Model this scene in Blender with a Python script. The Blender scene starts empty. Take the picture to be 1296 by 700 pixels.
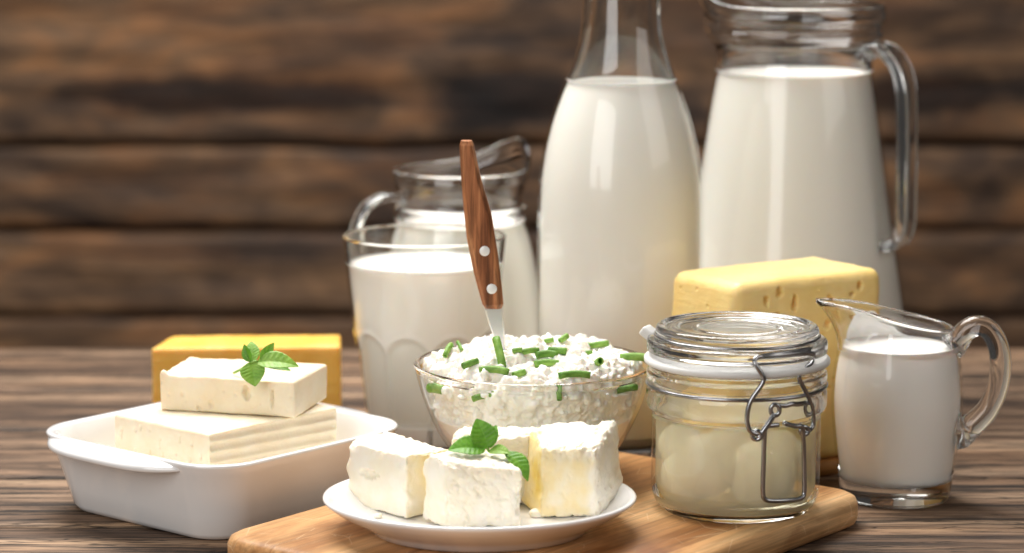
import bpy, bmesh, math, random
import numpy as np
from mathutils import Vector, Matrix
from mathutils.bvhtree import BVHTree

R = math.radians
C = bpy.context.scene
COL = C.collection
rng = np.random.default_rng(11)
random.seed(11)

# ------------------------------------------------------------------ camera
H, PITCH, F = 0.375, R(9), 3300.0          # height over the table, tilt down, focal length in photo pixels
cd = bpy.data.cameras.new('camera')
cam = bpy.data.objects.new('camera', cd); COL.objects.link(cam)
cam.location = (0, 0, H); cam.rotation_euler = (math.pi/2 - PITCH, 0, 0)
cd.sensor_width = 36.0; cd.lens = 36.0*F/1296; cd.clip_start = 0.02; cd.clip_end = 50
cd.dof.use_dof = True; cd.dof.focus_distance = 1.46; cd.dof.aperture_fstop = 5.4
C.camera = cam

# ------------------------------------------------------------------ world and lamps
w = bpy.data.worlds.new('World'); C.world = w; w.use_nodes = True
bg = w.node_tree.nodes['Background']
bg.inputs[0].default_value = (1.0, 0.97, 0.95, 1); bg.inputs[1].default_value = 0.03

def softbox(name, loc, target, sx, sy, power, col=(1, 1, 1)):
    l = bpy.data.lights.new(name, 'AREA'); l.shape = 'RECTANGLE'; l.size = sx; l.size_y = sy
    l.energy = power; l.color = col
    o = bpy.data.objects.new(name, l); COL.objects.link(o); o.location = loc
    o.rotation_euler = (Vector(target) - Vector(loc)).to_track_quat('-Z', 'Y').to_euler()
    return o
softbox('overhead_softbox', (-0.25, 2.0, 1.25), (0.0, 1.5, 0.05), 1.1, 0.8, 38, (1, 0.975, 0.945))
softbox('front_left_softbox', (-0.95, -0.05, 0.85), (0.0, 1.6, 0.1), 1.2, 1.3, 18, (1.0, 0.98, 0.96))
softbox('right_softbox', (1.25, 0.9, 0.85), (0.1, 1.5, 0.1), 0.9, 0.9, 4, (1, 0.95, 0.90))
C.view_settings.view_transform = 'Standard'; C.view_settings.look = 'None'
C.view_settings.exposure = 0.2; C.view_settings.gamma = 1.0
cy = C.cycles
cy.use_denoising = True
try: cy.denoiser = 'OPENIMAGEDENOISE'
except Exception: pass
cy.max_bounces = 24; cy.transmission_bounces = 20; cy.transparent_max_bounces = 16
cy.diffuse_bounces = 6; cy.glossy_bounces = 8
cy.caustics_refractive = True; cy.caustics_reflective = False; cy.blur_glossy = 0.4
cy.sample_clamp_indirect = 6.0; cy.sample_clamp_direct = 0

# ------------------------------------------------------------------ survey: photo pixel -> place in the scene
CX, CY = 648.0, 350.0
fw = np.array((0, math.cos(PITCH), -math.sin(PITCH))); up = np.array((0, math.sin(PITCH), math.cos(PITCH)))
def ray(x, y): return np.array((1, 0, 0))*((x-CX)/F) + fw + up*((CY-y)/F)
def at(x, y, z=0.0):
    r = ray(x, y); t = (z-H)/r[2]; return np.array((r[0]*t, r[1]*t, z))
def aty(x, y, Y):
    r = ray(x, y); t = Y/r[1]; return np.array((r[0]*t, Y, H + r[2]*t))
def pxm(x, y, Y): return F*ray(x, y)[1]/Y
def prof(cx, Y, pts): return [(hw/pxm(cx, y, Y), aty(cx, y, Y)[2]) for hw, y in pts]

# ------------------------------------------------------------------ numpy noise
_perm = np.random.default_rng(5).permutation(256); _perm = np.concatenate([_perm, _perm, _perm])
_g = np.random.default_rng(6).normal(size=(256, 3)); _g /= np.linalg.norm(_g, axis=1)[:, None]
def perlin(p):
    p = np.asarray(p, float); i = np.floor(p).astype(int); f = p - i; u = f*f*f*(f*(f*6-15)+10); i &= 255
    out = 0
    for dx in (0, 1):
        for dy in (0, 1):
            for dz in (0, 1):
                h = _perm[_perm[_perm[i[:, 0]+dx] + i[:, 1]+dy] + i[:, 2]+dz]
                g = (_g[h & 255]*(f - (dx, dy, dz))).sum(1)
                wx = u[:, 0] if dx else 1-u[:, 0]; wy = u[:, 1] if dy else 1-u[:, 1]; wz = u[:, 2] if dz else 1-u[:, 2]
                out = out + g*wx*wy*wz
    return out
def fbm(p, scale, octv=4, gain=0.5):
    a, s, out = 1.0, scale, 0
    for k in range(octv):
        out = out + a*perlin(np.asarray(p)*s + 17.3*k + 100); a *= gain; s *= 2.03
    return out

# ------------------------------------------------------------------ objects
def link(name, me, m=None, parent=None, smooth=True):
    if m is not None: me.materials.append(m)
    if smooth: me.shade_smooth()
    me.name = name
    o = bpy.data.objects.new(name, me); COL.objects.link(o)
    if parent is not None: o.parent = parent
    return o
def mesh(name, v, f, m=None, parent=None, smooth=True):
    me = bpy.data.meshes.new(name)
    me.from_pydata([tuple(map(float, p)) for p in v], [], [tuple(int(q) for q in g) for g in f]); me.update()
    return link(name, me, m, parent, smooth)
def tag(o, label, cat, group=None, kind=None):
    o['label'] = label; o['category'] = cat
    if group: o['group'] = group
    if kind: o['kind'] = kind
    return o
def thing(name, label, cat, loc=(0, 0, 0), rz=0.0, group=None):
    o = bpy.data.objects.new(name, None); COL.objects.link(o)
    o.location = [float(q) for q in loc]; o.rotation_euler = (0, 0, rz); o.empty_display_size = 0.02
    return tag(o, label, cat, group)

def smooth_prof(pts, k=6):
    """Catmull-Rom through the profile points, sharp where a point is given twice."""
    P = [np.array(p, float) for p in pts]; out = []
    for i in range(len(P)-1):
        a, b = P[i], P[i+1]
        if np.allclose(a, b): continue
        a0 = P[i-1] if i > 0 and not np.allclose(P[i-1], a) else 2*a-b
        b1 = P[i+2] if i+2 < len(P) and not np.allclose(P[i+2], b) else 2*b-a
        for t in np.arange(k)/k:
            out.append(0.5*((2*a) + (-a0+b)*t + (2*a0-5*a+4*b-b1)*t*t + (-a0+3*a-3*b+b1)*t**3))
    out.append(P[-1])
    return [(max(0.0, q[0]), q[1]) for q in out]
def lathe(pr, n=96, closed=False):
    v, f, rows = [], [], []
    for r, z in pr:
        if r < 1e-6: rows.append([len(v)]); v.append((0, 0, z))
        else:
            rows.append(list(range(len(v), len(v)+n)))
            for j in range(n):
                a = 2*math.pi*j/n; v.append((r*math.cos(a), r*math.sin(a), z))
    if closed: rows.append(rows[0])
    for A, B in zip(rows[:-1], rows[1:]):
        if len(A) == 1 and len(B) == 1: continue
        for j in range(n):
            k = (j+1) % n
            if len(A) == 1: f.append((A[0], B[k], B[j]))
            elif len(B) == 1: f.append((A[j], A[k], B[0]))
            else: f.append((A[j], A[k], B[k], B[j]))
    return np.array(v, float), f
def spline(P, k=8, closed=False):
    P = [np.array(p, float) for p in P]; n = len(P); out = []
    for i in range(n if closed else n-1):
        a, b = P[i], P[(i+1) % n]
        a0 = P[i-1] if closed or i > 0 else 2*a-b
        b1 = P[(i+2) % n] if closed or i+2 < n else 2*b-a
        for t in np.arange(k)/k:
            out.append(0.5*((2*a) + (-a0+b)*t + (2*a0-5*a+4*b-b1)*t*t + (-a0+3*a-3*b+b1)*t**3))
    if not closed: out.append(P[-1])
    return np.array(out)
def sweep(path, section, closed=False, binormal=None):
    """section: function t(0..1) -> list of (a, b); a along the normal, b along the binormal."""
    path = np.asarray(path, float); n = len(path)
    T = np.gradient(path, axis=0) if not closed else (np.roll(path, -1, 0)-np.roll(path, 1, 0))
    T /= np.linalg.norm(T, axis=1)[:, None]
    v, f = [], []
    ref = np.array((0, 0, 1.0)) if abs(T[0][2]) < 0.9 else np.array((1.0, 0, 0))
    B = np.array(binormal, float) if binormal is not None else np.cross(T[0], ref)
    B /= np.linalg.norm(B)
    for i in range(n):
        if binormal is None:
            B = B - T[i]*np.dot(B, T[i]); B /= np.linalg.norm(B)
        N = np.cross(B, T[i]); N /= np.linalg.norm(N)
        S = section(i/max(1, n-1)); m = len(S)
        for a, b in S: v.append(path[i] + N*a + B*b)
    rows = n if closed else n-1
    for i in range(rows):
        for j in range(m):
            k = (j+1) % m; i2 = (i+1) % n
            f.append((i*m+j, i2*m+j, i2*m+k, i*m+k))
    if not closed:
        f.append(tuple(range(m))); f.append(tuple(reversed(range((n-1)*m, n*m))))
    return np.array(v), f
def fix_normals(o):
    bm = bmesh.new(); bm.from_mesh(o.data); bmesh.ops.recalc_face_normals(bm, faces=bm.faces); bm.to_mesh(o.data); bm.free()
    return o
def circle(r, m=12): return [(r*math.cos(2*math.pi*j/m), r*math.sin(2*math.pi*j/m)) for j in range(m)]
def tube(name, P, r, m, parent=None, k=8, closed=False, n=12, raw=False):
    path = np.array(P) if raw else spline(P, k, closed)
    v, f = sweep(path, lambda t: circle(r, n), closed)
    return fix_normals(mesh(name, v, f, m, parent))
def join_geo(L):
    v, f, n = [], [], 0
    for a, b in L:
        v.append(np.asarray(a)); f += [tuple(q+n for q in g) for g in b]; n += len(a)
    return np.concatenate(v), f
def rounded_rect(hx, hy, r, m=8):
    out = []
    for cx, cy_, a0 in ((hx-r, hy-r, 0), (-hx+r, hy-r, 90), (-hx+r, -hy+r, 180), (hx-r, -hy+r, 270)):
        for j in range(m+1):
            a = R(a0+90*j/m); out.append((cx+r*math.cos(a), cy_+r*math.sin(a)))
    return out
def loft(loops):
    """loops of equal length, first and last are closed by fans."""
    v, f, m = [], [], len(loops[0])
    for L in loops: v += list(L)
    for i in range(len(loops)-1):
        for j in range(m):
            k = (j+1) % m; f.append((i*m+j, i*m+k, (i+1)*m+k, (i+1)*m+j))
    f.append(tuple(reversed(range(m)))); f.append(tuple(range((len(loops)-1)*m, len(loops)*m)))
    return np.array(v), f
def rbox(sx, sy, sz, r, step):
    """rounded box standing on z=0; returns points, normals, faces and the points on the unit cube."""
    h = np.array((sx, sy, sz))/2; pts, faces = [], []
    n = [max(4, int(round(2*q/step))) for q in h]
    for ax in range(3):
        a, b = (ax+1) % 3, (ax+2) % 3
        for s in (-1, 1):
            A = np.linspace(-h[a], h[a], n[a]+1); B = np.linspace(-h[b], h[b], n[b]+1)
            g = np.zeros((n[a]+1, n[b]+1, 3)); g[..., ax] = s*h[ax]; g[..., a] = A[:, None]; g[..., b] = B[None, :]
            base = sum(len(q) for q in pts); pts.append(g.reshape(-1, 3)); W = n[b]+1
            I = np.arange(n[a])[:, None]*W + np.arange(n[b])[None, :] + base
            q = np.stack([I, I+W, I+W+1, I+1], -1).reshape(-1, 4)
            faces.append(q if s > 0 else q[:, ::-1])
    P = np.concatenate(pts); Fa = np.concatenate(faces)
    key = np.round(P*1e6).astype(np.int64)
    _, idx, inv = np.unique(key, axis=0, return_index=True, return_inverse=True)
    P = P[idx]; Fa = np.asarray(inv).reshape(-1)[Fa]
    inner = np.clip(P, -(h-r), h-r); d = P-inner; N = d/np.linalg.norm(d, axis=1)[:, None]
    Q = inner + r*N; U = P/h
    Q[:, 2] += h[2]
    return Q, N, Fa, U
def np_mesh(name, V, Fa, m, parent=None):
    me = bpy.data.meshes.new(name); V = np.asarray(V, np.float32); Fa = np.asarray(Fa, np.int32)
    k = Fa.shape[1]
    me.vertices.add(len(V)); me.vertices.foreach_set('co', V.reshape(-1))
    me.loops.add(Fa.size); me.loops.foreach_set('vertex_index', Fa.reshape(-1))
    me.polygons.add(len(Fa)); me.polygons.foreach_set('loop_start', np.arange(0, Fa.size, k, dtype=np.int32))
    me.update(calc_edges=True); me.validate()
    return link(name, me, m, parent)

# ------------------------------------------------------------------ materials
class NT:
    def __init__(s, name):
        s.m = bpy.data.materials.new(name); s.m.use_nodes = True; s.t = s.m.node_tree
        s.b = s.t.nodes['Principled BSDF']; s.out = s.t.nodes['Material Output']
    def n(s, kind, **kw):
        q = s.t.nodes.new(kind)
        for k, v in kw.items():
            if k in q.inputs: q.inputs[k].default_value = v
            else: setattr(q, k, v)
        return q
    def l(s, a, b): s.t.links.new(a, b)
    def set(s, **kw):
        for k, v in kw.items(): s.b.inputs[k.replace('_', ' ')].default_value = v
        return s
def rgb(c): return (*c, 1)
def ramp(N, stops, fac=None):
    q = N.n('ShaderNodeValToRGB'); e = q.color_ramp.elements
    while len(e) > 1: e.remove(e[-1])
    e[0].position = stops[0][0]; e[0].color = rgb(stops[0][1])
    for p, c in stops[1:]:
        x = e.new(p); x.color = rgb(c)
    if fac is not None: N.l(fac, q.inputs[0])
    return q
def mix(N, a, b, fac, mode='MIX'):
    q = N.n('ShaderNodeMix', data_type='RGBA', blend_type=mode)
    for s, x in ((0, fac), (6, a), (7, b)):
        if hasattr(x, 'is_linked'): N.l(x, q.inputs[s])
        else: q.inputs[s].default_value = x if s == 0 else rgb(x)
    return q.outputs[2]
def coords(N, scale, rand=0.0):
    tc = N.n('ShaderNodeTexCoord'); out = tc.outputs['Object']
    if rand:
        oi = N.n('ShaderNodeObjectInfo'); mu = N.n('ShaderNodeVectorMath', operation='SCALE')
        cb = N.n('ShaderNodeCombineXYZ'); N.l(oi.outputs['Random'], cb.inputs[0]); N.l(oi.outputs['Random'], cb.inputs[1]); N.l(oi.outputs['Random'], cb.inputs[2])
        N.l(cb.outputs[0], mu.inputs[0]); mu.inputs['Scale'].default_value = rand
        ad = N.n('ShaderNodeVectorMath', operation='ADD'); N.l(out, ad.inputs[0]); N.l(mu.outputs[0], ad.inputs[1]); out = ad.outputs[0]
    mp = N.n('ShaderNodeMapping'); mp.inputs['Scale'].default_value = scale; N.l(out, mp.inputs[0])
    return mp.outputs[0]
def noise(N, vec, scale=1.0, detail=6, rough=0.55, dist=0.0):
    q = N.n('ShaderNodeTexNoise'); q.inputs['Scale'].default_value = scale; q.inputs['Detail'].default_value = detail
    q.inputs['Roughness'].default_value = rough; q.inputs['Distortion'].default_value = dist; N.l(vec, q.inputs['Vector'])
    return q.outputs[0]
def bump(N, h, dist, strength=1.0):
    q = N.n('ShaderNodeBump'); q.inputs['Distance'].default_value = dist; q.inputs['Strength'].default_value = strength
    N.l(h, q.inputs['Height']); N.l(q.outputs[0], N.b.inputs['Normal']); return q

def glass(name, col=(0.985, 0.99, 0.985), ior=1.48, rough=0.0):
    N = NT(name).set(Base_Color=rgb(col), Roughness=rough, IOR=ior, Transmission_Weight=1.0); return N.m
def creamy(name, col, sub=0.6, rad=(0.004, 0.003, 0.002), rough=0.45, tex=None, spec=0.4, bumpd=0.0):
    N = NT(name).set(Base_Color=rgb(col), Roughness=rough, Subsurface_Weight=sub, Subsurface_Radius=rad, Subsurface_Scale=1.0, Specular_IOR_Level=spec)
    if tex:
        c2, sc = tex; v = coords(N, (sc, sc, sc)); nz = noise(N, v, 1, 6, 0.6)
        rp = ramp(N, [(0.3, c2), (0.62, col)], nz); N.l(rp.outputs[0], N.b.inputs['Base Color'])
    if bumpd:
        v2 = coords(N, (500, 500, 500)); bump(N, noise(N, v2, 1, 5, 0.65), bumpd)
    return N.m
def thin_glass(name, col=(0.99, 0.995, 0.985), ior=1.47):
    # wall of a filled vessel: straight through plus the mirror of its outer skin
    N = NT(name); N.t.nodes.remove(N.b)
    tr = N.n('ShaderNodeBsdfTransparent'); tr.inputs[0].default_value = rgb(col)
    gl = N.n('ShaderNodeBsdfGlossy'); gl.inputs['Roughness'].default_value = 0.02
    fr = N.n('ShaderNodeFresnel'); fr.inputs[0].default_value = ior
    ge = N.n('ShaderNodeNewGeometry'); sub = N.n('ShaderNodeMath', operation='SUBTRACT'); sub.inputs[0].default_value = 1.0
    N.l(ge.outputs['Backfacing'], sub.inputs[1]); mu = N.n('ShaderNodeMath', operation='MULTIPLY')
    N.l(fr.outputs[0], mu.inputs[0]); N.l(sub.outputs[0], mu.inputs[1])
    ms = N.n('ShaderNodeMixShader'); N.l(mu.outputs[0], ms.inputs[0]); N.l(tr.outputs[0], ms.inputs[1]); N.l(gl.outputs[0], ms.inputs[2])
    N.l(ms.outputs[0], N.out.inputs[0]); return N.m
M_THIN = thin_glass('thin_glass_wall')
def thin_zone(o, lo, hi, m=None):
    o.data.materials.append(m or M_THIN); vz = [q.co.z for q in o.data.vertices]
    for p in o.data.polygons:
        z = [vz[i] for i in p.vertices]
        if min(z) >= lo and max(z) <= hi: p.material_index = 1
    return o
M_GLASS = glass('clear_glass')
M_GLASS_GREEN = glass('clear_glass_bottle', (0.97, 0.98, 0.965))
M_MILK = creamy('milk', (0.885, 0.855, 0.79), 0.3, (0.006, 0.004, 0.003), 0.25)
M_CREAM = creamy('cream', (0.88, 0.85, 0.81), 0.3, (0.006, 0.004, 0.003), 0.3)
M_PORC = NT('white_porcelain').set(Base_Color=rgb((0.82, 0.81, 0.80)), Roughness=0.12, Coat_Weight=0.5, Coat_Roughness=0.05).m
M_STEEL = NT('bright_steel').set(Base_Color=rgb((0.78, 0.78, 0.78)), Metallic=1.0, Roughness=0.42).m
M_WIRE = NT('steel_wire').set(Base_Color=rgb((0.36, 0.36, 0.37)), Metallic=1.0, Roughness=0.25).m
M_SEAL = NT('white_rubber').set(Base_Color=rgb((0.68, 0.67, 0.645)), Roughness=0.4, Subsurface_Weight=0.3, Subsurface_Radius=(0.003, 0.003, 0.003), Subsurface_Scale=1.0).m
M_BUTTER = creamy('fresh_cheese', (0.86, 0.77, 0.60), 0.5, (0.003, 0.002, 0.0012), 0.42, ((0.82, 0.70, 0.50), 60), bumpd=0.0003)
M_FETA = creamy('crumbly_cheese', (0.89, 0.845, 0.73), 0.45, (0.0022, 0.0016, 0.0010), 0.42, ((0.86, 0.775, 0.60), 45), bumpd=0.00025)
M_CURD = creamy('cottage_curd', (0.91, 0.88, 0.83), 0.5, (0.003, 0.0022, 0.0015), 0.28, ((0.88, 0.83, 0.72), 90))
M_YELLOW = creamy('yellow_cheese', (0.90, 0.68, 0.29), 0.5, (0.0024, 0.0016, 0.0007), 0.40, ((0.86, 0.61, 0.21), 25), bumpd=0.00025)
M_ORANGE = creamy('orange_cheese', (0.87, 0.54, 0.13), 0.6, (0.004, 0.002, 0.0007), 0.36, ((0.80, 0.43, 0.055), 34), bumpd=0.0002)
M_MOZZ = creamy('mozzarella', (0.90, 0.83, 0.77), 0.5, (0.005, 0.004, 0.003), 0.35)

def yellow_tint(m):  # mixes the cheese colour towards yellow by a per-vertex weight
    t = m.node_tree; N = NT('yellow_tinted_cheese'); N.m = m; N.t = t; N.b = t.nodes['Principled BSDF']
    src = N.b.inputs['Base Color'].links[0].from_socket; at_ = N.n('ShaderNodeAttribute', attribute_name='yellow_weight')
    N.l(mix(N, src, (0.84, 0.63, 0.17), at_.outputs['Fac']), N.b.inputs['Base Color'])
yellow_tint(M_FETA)
def drag(m, sc, d):
    N = NT('x'); bpy.data.materials.remove(N.m); N.m = m; N.t = m.node_tree; N.b = N.t.nodes['Principled BSDF']
    old = N.b.inputs['Normal'].links[0].from_node; q = N.n('ShaderNodeBump'); q.inputs['Distance'].default_value = d
    N.l(noise(N, coords(N, sc), 1, 4, 0.55, 0.4), q.inputs['Height']); N.l(q.outputs[0], old.inputs['Normal'])
drag(M_YELLOW, (25, 25, 300), 0.0004); drag(M_ORANGE, (22, 22, 260), 0.0010); drag(M_BUTTER, (260, 40, 40), 0.0005)

def wood(name, stops, scale, fine, rand=13.0, rough=0.6, bd=0.0004, spec=0.3, dark=0.6, dist=0.5, thr=(0.42, 0.56), hair=None, crack=()):
    N = NT(name).set(Roughness=rough, Specular_IOR_Level=spec)
    big = noise(N, coords(N, scale, rand), 1, 5, 0.55, dist)
    rp = ramp(N, stops, big)
    fn = noise(N, coords(N, fine, rand), 1, 8, 0.68, 0.25)
    fr = ramp(N, [(thr[0], (1-dark,)*3), (thr[1], (1, 1, 1))], fn)
    base = mix(N, rp.outputs[0], fr.outputs[0], 1.0, 'MULTIPLY')
    if hair:
        hn = noise(N, coords(N, hair[0], rand), 1, 6, 0.7, 0.1); hr = ramp(N, [(0.40, (hair[1],)*3), (0.52, (1, 1, 1)), (0.66, (hair[2],)*3)], hn)
        base = mix(N, base, hr.outputs[0], 1.0, 'MULTIPLY')
        ad = N.n('ShaderNodeMath', operation='MULTIPLY_ADD'); ad.inputs[1].default_value = 0.5; N.l(hn, ad.inputs[0]); N.l(fn, ad.inputs[2]); fn = ad.outputs[0]
    if crack:
        for sc_, w_, dk in crack:
            cn = noise(N, coords(N, sc_, rand*1.7), 1, 4, 0.6, 0.3)
            cr = ramp(N, [(0.5-w_, (1, 1, 1)), (0.5-w_*.3, (dk,)*3), (0.5+w_*.3, (dk,)*3), (0.5+w_, (1, 1, 1))], cn)
            base = mix(N, base, cr.outputs[0], 1.0, 'MULTIPLY')
            ad = N.n('ShaderNodeMath', operation='MULTIPLY_ADD'); ad.inputs[1].default_value = 0.6; N.l(cr.outputs[0], ad.inputs[0]); N.l(fn, ad.inputs[2]); fn = ad.outputs[0]
    N.l(base, N.b.inputs['Base Color'])
    bump(N, fn, bd)
    return N.m
M_TABLE = wood('weathered_table_wood', [(0.30, (0.045, 0.027, 0.018)), (0.42, (0.155, 0.093, 0.056)), (0.54, (0.255, 0.160, 0.098)), (0.66, (0.46, 0.31, 0.195))],
               (2.4, 36, 36), (7, 120, 120), dark=0.80, bd=0.0007, rough=0.6, dist=0.5, thr=(0.41, 0.49),
               hair=((16, 460, 460), 0.40, 1.35), crack=(((5, 75, 75), .010, .14), ((2.5, 40, 40), .005, .08)))
M_WALL = wood('old_wall_wood', [(0.26, (0.045, 0.031, 0.026)), (0.40, (0.115, 0.067, 0.040)), (0.54, (0.200, 0.114, 0.060)), (0.66, (0.30, 0.172, 0.088)), (0.78, (0.28, 0.20, 0.145))],
              (3.4, 12, 12), (8, 80, 80), dark=0.40, bd=0.002, dist=1.3)
def blotched(m, name, c1, c2, c3, sc):
    t = m.node_tree; N = NT(name); N.m = m; N.t = t; N.b = t.nodes['Principled BSDF']
    src = N.b.inputs['Base Color'].links[0].from_socket
    b1 = ramp(N, [(0.36, c1), (0.50, c2), (0.64, c3)], noise(N, coords(N, sc, 29), 1, 4, 0.6, 0.9))
    N.l(mix(N, src, b1.outputs[0], 1.0, 'MULTIPLY'), N.b.inputs['Base Color'])
blotched(M_WALL, 'blotched_wall_wood', (0.36, 0.37, 0.44), (0.82, 0.80, 0.80), (1.28, 1.06, 0.86), (5.5, 15, 15))
blotched(M_TABLE, 'worn_table_wood', (0.62, 0.60, 0.60), (0.95, 0.95, 0.96), (1.14, 1.07, 1.0), (4, 13, 13))
M_BOARD = wood('oiled_board_wood', [(0.30, (0.42, 0.19, 0.065)), (0.44, (0.68, 0.37, 0.155)), (0.56, (0.78, 0.47, 0.22)), (0.72, (0.85, 0.57, 0.31))],
               (3.2, 22, 22), (9, 330, 330), dark=0.30, bd=0.00015, rough=0.42, dist=1.4)
def staves(m):
    N = NT('glued_stave_wood'); N.m = m.copy(); N.t = N.m.node_tree; N.b = N.t.nodes['Principled BSDF']
    src = N.b.inputs['Base Color'].links[0].from_socket
    tc = N.n('ShaderNodeTexCoord'); sp = N.n('ShaderNodeSeparateXYZ'); N.l(tc.outputs['Object'], sp.inputs[0])
    dv = N.n('ShaderNodeMath', operation='MULTIPLY_ADD'); dv.inputs[1].default_value = 1/.043; dv.inputs[2].default_value = 20.3; N.l(sp.outputs['Y'], dv.inputs[0])
    fl = N.n('ShaderNodeMath', operation='FLOOR'); N.l(dv.outputs[0], fl.inputs[0])
    wn = N.n('ShaderNodeTexWhiteNoise', noise_dimensions='1D'); N.l(fl.outputs[0], wn.inputs['W'])
    tone = ramp(N, [(0.0, (0.72, 0.66, 0.60)), (1.0, (1.0, 1.0, 1.0))], wn.outputs['Value'])
    fc = N.n('ShaderNodeMath', operation='FRACT'); N.l(dv.outputs[0], fc.inputs[0])
    seam = ramp(N, [(0.0, (0.55, 0.45, 0.38)), (0.02, (1, 1, 1)), (0.985, (1, 1, 1)), (1.0, (0.6, 0.5, 0.42))], fc.outputs[0])
    blot = ramp(N, [(0.36, (0.62, 0.52, 0.45)), (0.52, (1, 1, 1))], noise(N, coords(N, (14, 24, 24)), 1, 5, 0.6, 0.6))
    src = mix(N, src, tone.outputs[0], 1.0, 'MULTIPLY'); src = mix(N, src, seam.outputs[0], 1.0, 'MULTIPLY'); src = mix(N, src, blot.outputs[0], 0.8, 'MULTIPLY')
    scr = N.n('ShaderNodeTexVoronoi', feature='DISTANCE_TO_EDGE'); scr.inputs['Scale'].default_value = 1.0
    N.l(coords(N, (26, 70, 40)), scr.inputs['Vector'])
    sr = ramp(N, [(0.0, (1, 1, 1)), (0.012, (0, 0, 0))], scr.outputs[0])
    ms = N.n('ShaderNodeMath', operation='MULTIPLY'); N.l(sr.outputs[0], ms.inputs[0])
    gate = ramp(N, [(0.48, (0, 0, 0)), (0.58, (.55, .55, .55))], noise(N, coords(N, (30, 30, 30)), 1, 2)); N.l(gate.outputs[0], ms.inputs[1])
    src = mix(N, src, (0.86, 0.66, 0.44), ms.outputs[0])
    N.l(src, N.b.inputs['Base Color']); return N.m
M_BOARD = staves(M_BOARD)
M_BOARD2 = wood('dark_board_wood', [(0.3, (0.34, 0.14, 0.04)), (0.7, (0.55, 0.27, 0.09))], (3, 26, 26), (7, 240, 240), dark=0.25, bd=0.0001, rough=0.4)
M_HANDLE = wood('rosewood_handle', [(0.32, (0.20, 0.068, 0.028)), (0.5, (0.46, 0.18, 0.075)), (0.66, (0.66, 0.31, 0.14))],
                (130, 130, 9), (420, 420, 16), rand=0, dark=0.5, bd=0.0001, rough=0.42, dist=0.7)

def leaf_mat(name, c1, c2):
    N = NT(name).set(Roughness=0.5, Specular_IOR_Level=0.4)
    nz = noise(N, coords(N, (160, 160, 160)), 1, 5, 0.6)
    rp = ramp(N, [(0.35, c1), (0.65, c2)], nz); N.l(rp.outputs[0], N.b.inputs['Base Color'])
    N.set(Subsurface_Weight=0.25, Subsurface_Radius=(0.001, 0.002, 0.0005), Subsurface_Scale=1.0)
    bump(N, noise(N, coords(N, (900, 900, 900)), 1, 3), 0.0002)
    return N.m
M_LEAF = leaf_mat('mint_leaf', (0.075, 0.20, 0.012), (0.15, 0.33, 0.025))
M_LEAF2 = leaf_mat('pale_mint_leaf', (0.13, 0.26, 0.03), (0.26, 0.42, 0.07))
M_CHIVE = leaf_mat('chive_green', (0.11, 0.26, 0.025), (0.26, 0.46, 0.08))
def vary(m):
    N = NT('x'); bpy.data.materials.remove(N.m); N.m = m; N.t = m.node_tree; N.b = N.t.nodes['Principled BSDF']
    oi = N.n('ShaderNodeObjectInfo'); rp = ramp(N, [(0, (0.62, 0.72, 0.55)), (1, (1.15, 1.05, 1.2))], oi.outputs['Random'])
    N.l(mix(N, N.b.inputs['Base Color'].links[0].from_socket, rp.outputs[0], 1.0, 'MULTIPLY'), N.b.inputs['Base Color'])
vary(M_CHIVE)

# whey: cloudy liquid that lets part of what floats in it show through
def whey_mat():
    N = NT('cloudy_whey').set(Base_Color=rgb((0.88, 0.82, 0.60)), Roughness=0.3, Subsurface_Weight=0.4, Subsurface_Radius=(0.01, 0.009, 0.005), Subsurface_Scale=1.0)
    tr = N.n('ShaderNodeBsdfTransparent'); tr.inputs[0].default_value = (0.97, 0.95, 0.83, 1)
    ms = N.n('ShaderNodeMixShader'); ms.inputs[0].default_value = 0.42
    N.l(tr.outputs[0], ms.inputs[1]); N.l(N.b.outputs[0], ms.inputs[2]); N.l(ms.outputs[0], N.out.inputs[0])
    return N.m
M_WHEY = whey_mat()

# ------------------------------------------------------------------ the table
T = thing('wooden_table', 'weathered brown plank table with dark streaked grain under all the dishes', 'table', (0, 1.45, 0))
edges = [0.55, 0.68, 0.81, 0.945, 1.075, 1.205, 1.345, 1.452, 1.572, 1.708, 1.842, 2.011]
for a, b in zip(edges[:-1], edges[1:]):
    V, N_, Fa, U = rbox(2.6, b-a-0.0022, 0.028, 0.0022, 0.012)
    x = V[:, 0]
    wob = 0.0012*fbm(np.stack([x*3, np.full_like(x, a*31), x*0], 1), 1.0, 3)
    V[:, 1] += wob*np.sign(U[:, 1])*(abs(U[:, 1]) > 0.9)
    V[:, 2] += -0.028 + 0.0004*(b*7 % 1)*(U[:, 2] > 0)
    o = np_mesh('plank', V, Fa, M_TABLE, T); o.location = (0, (a+b)/2-1.45, 0)
for x in (-1.0, 0.0, 1.0):
    V, N_, Fa, U = rbox(0.09, 1.44, 0.03, 0.003, 0.05); V[:, 2] -= 0.0585
    o = np_mesh('batten', V, Fa, M_TABLE, T); o.location = (x, 1.28-1.45, 0)

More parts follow.
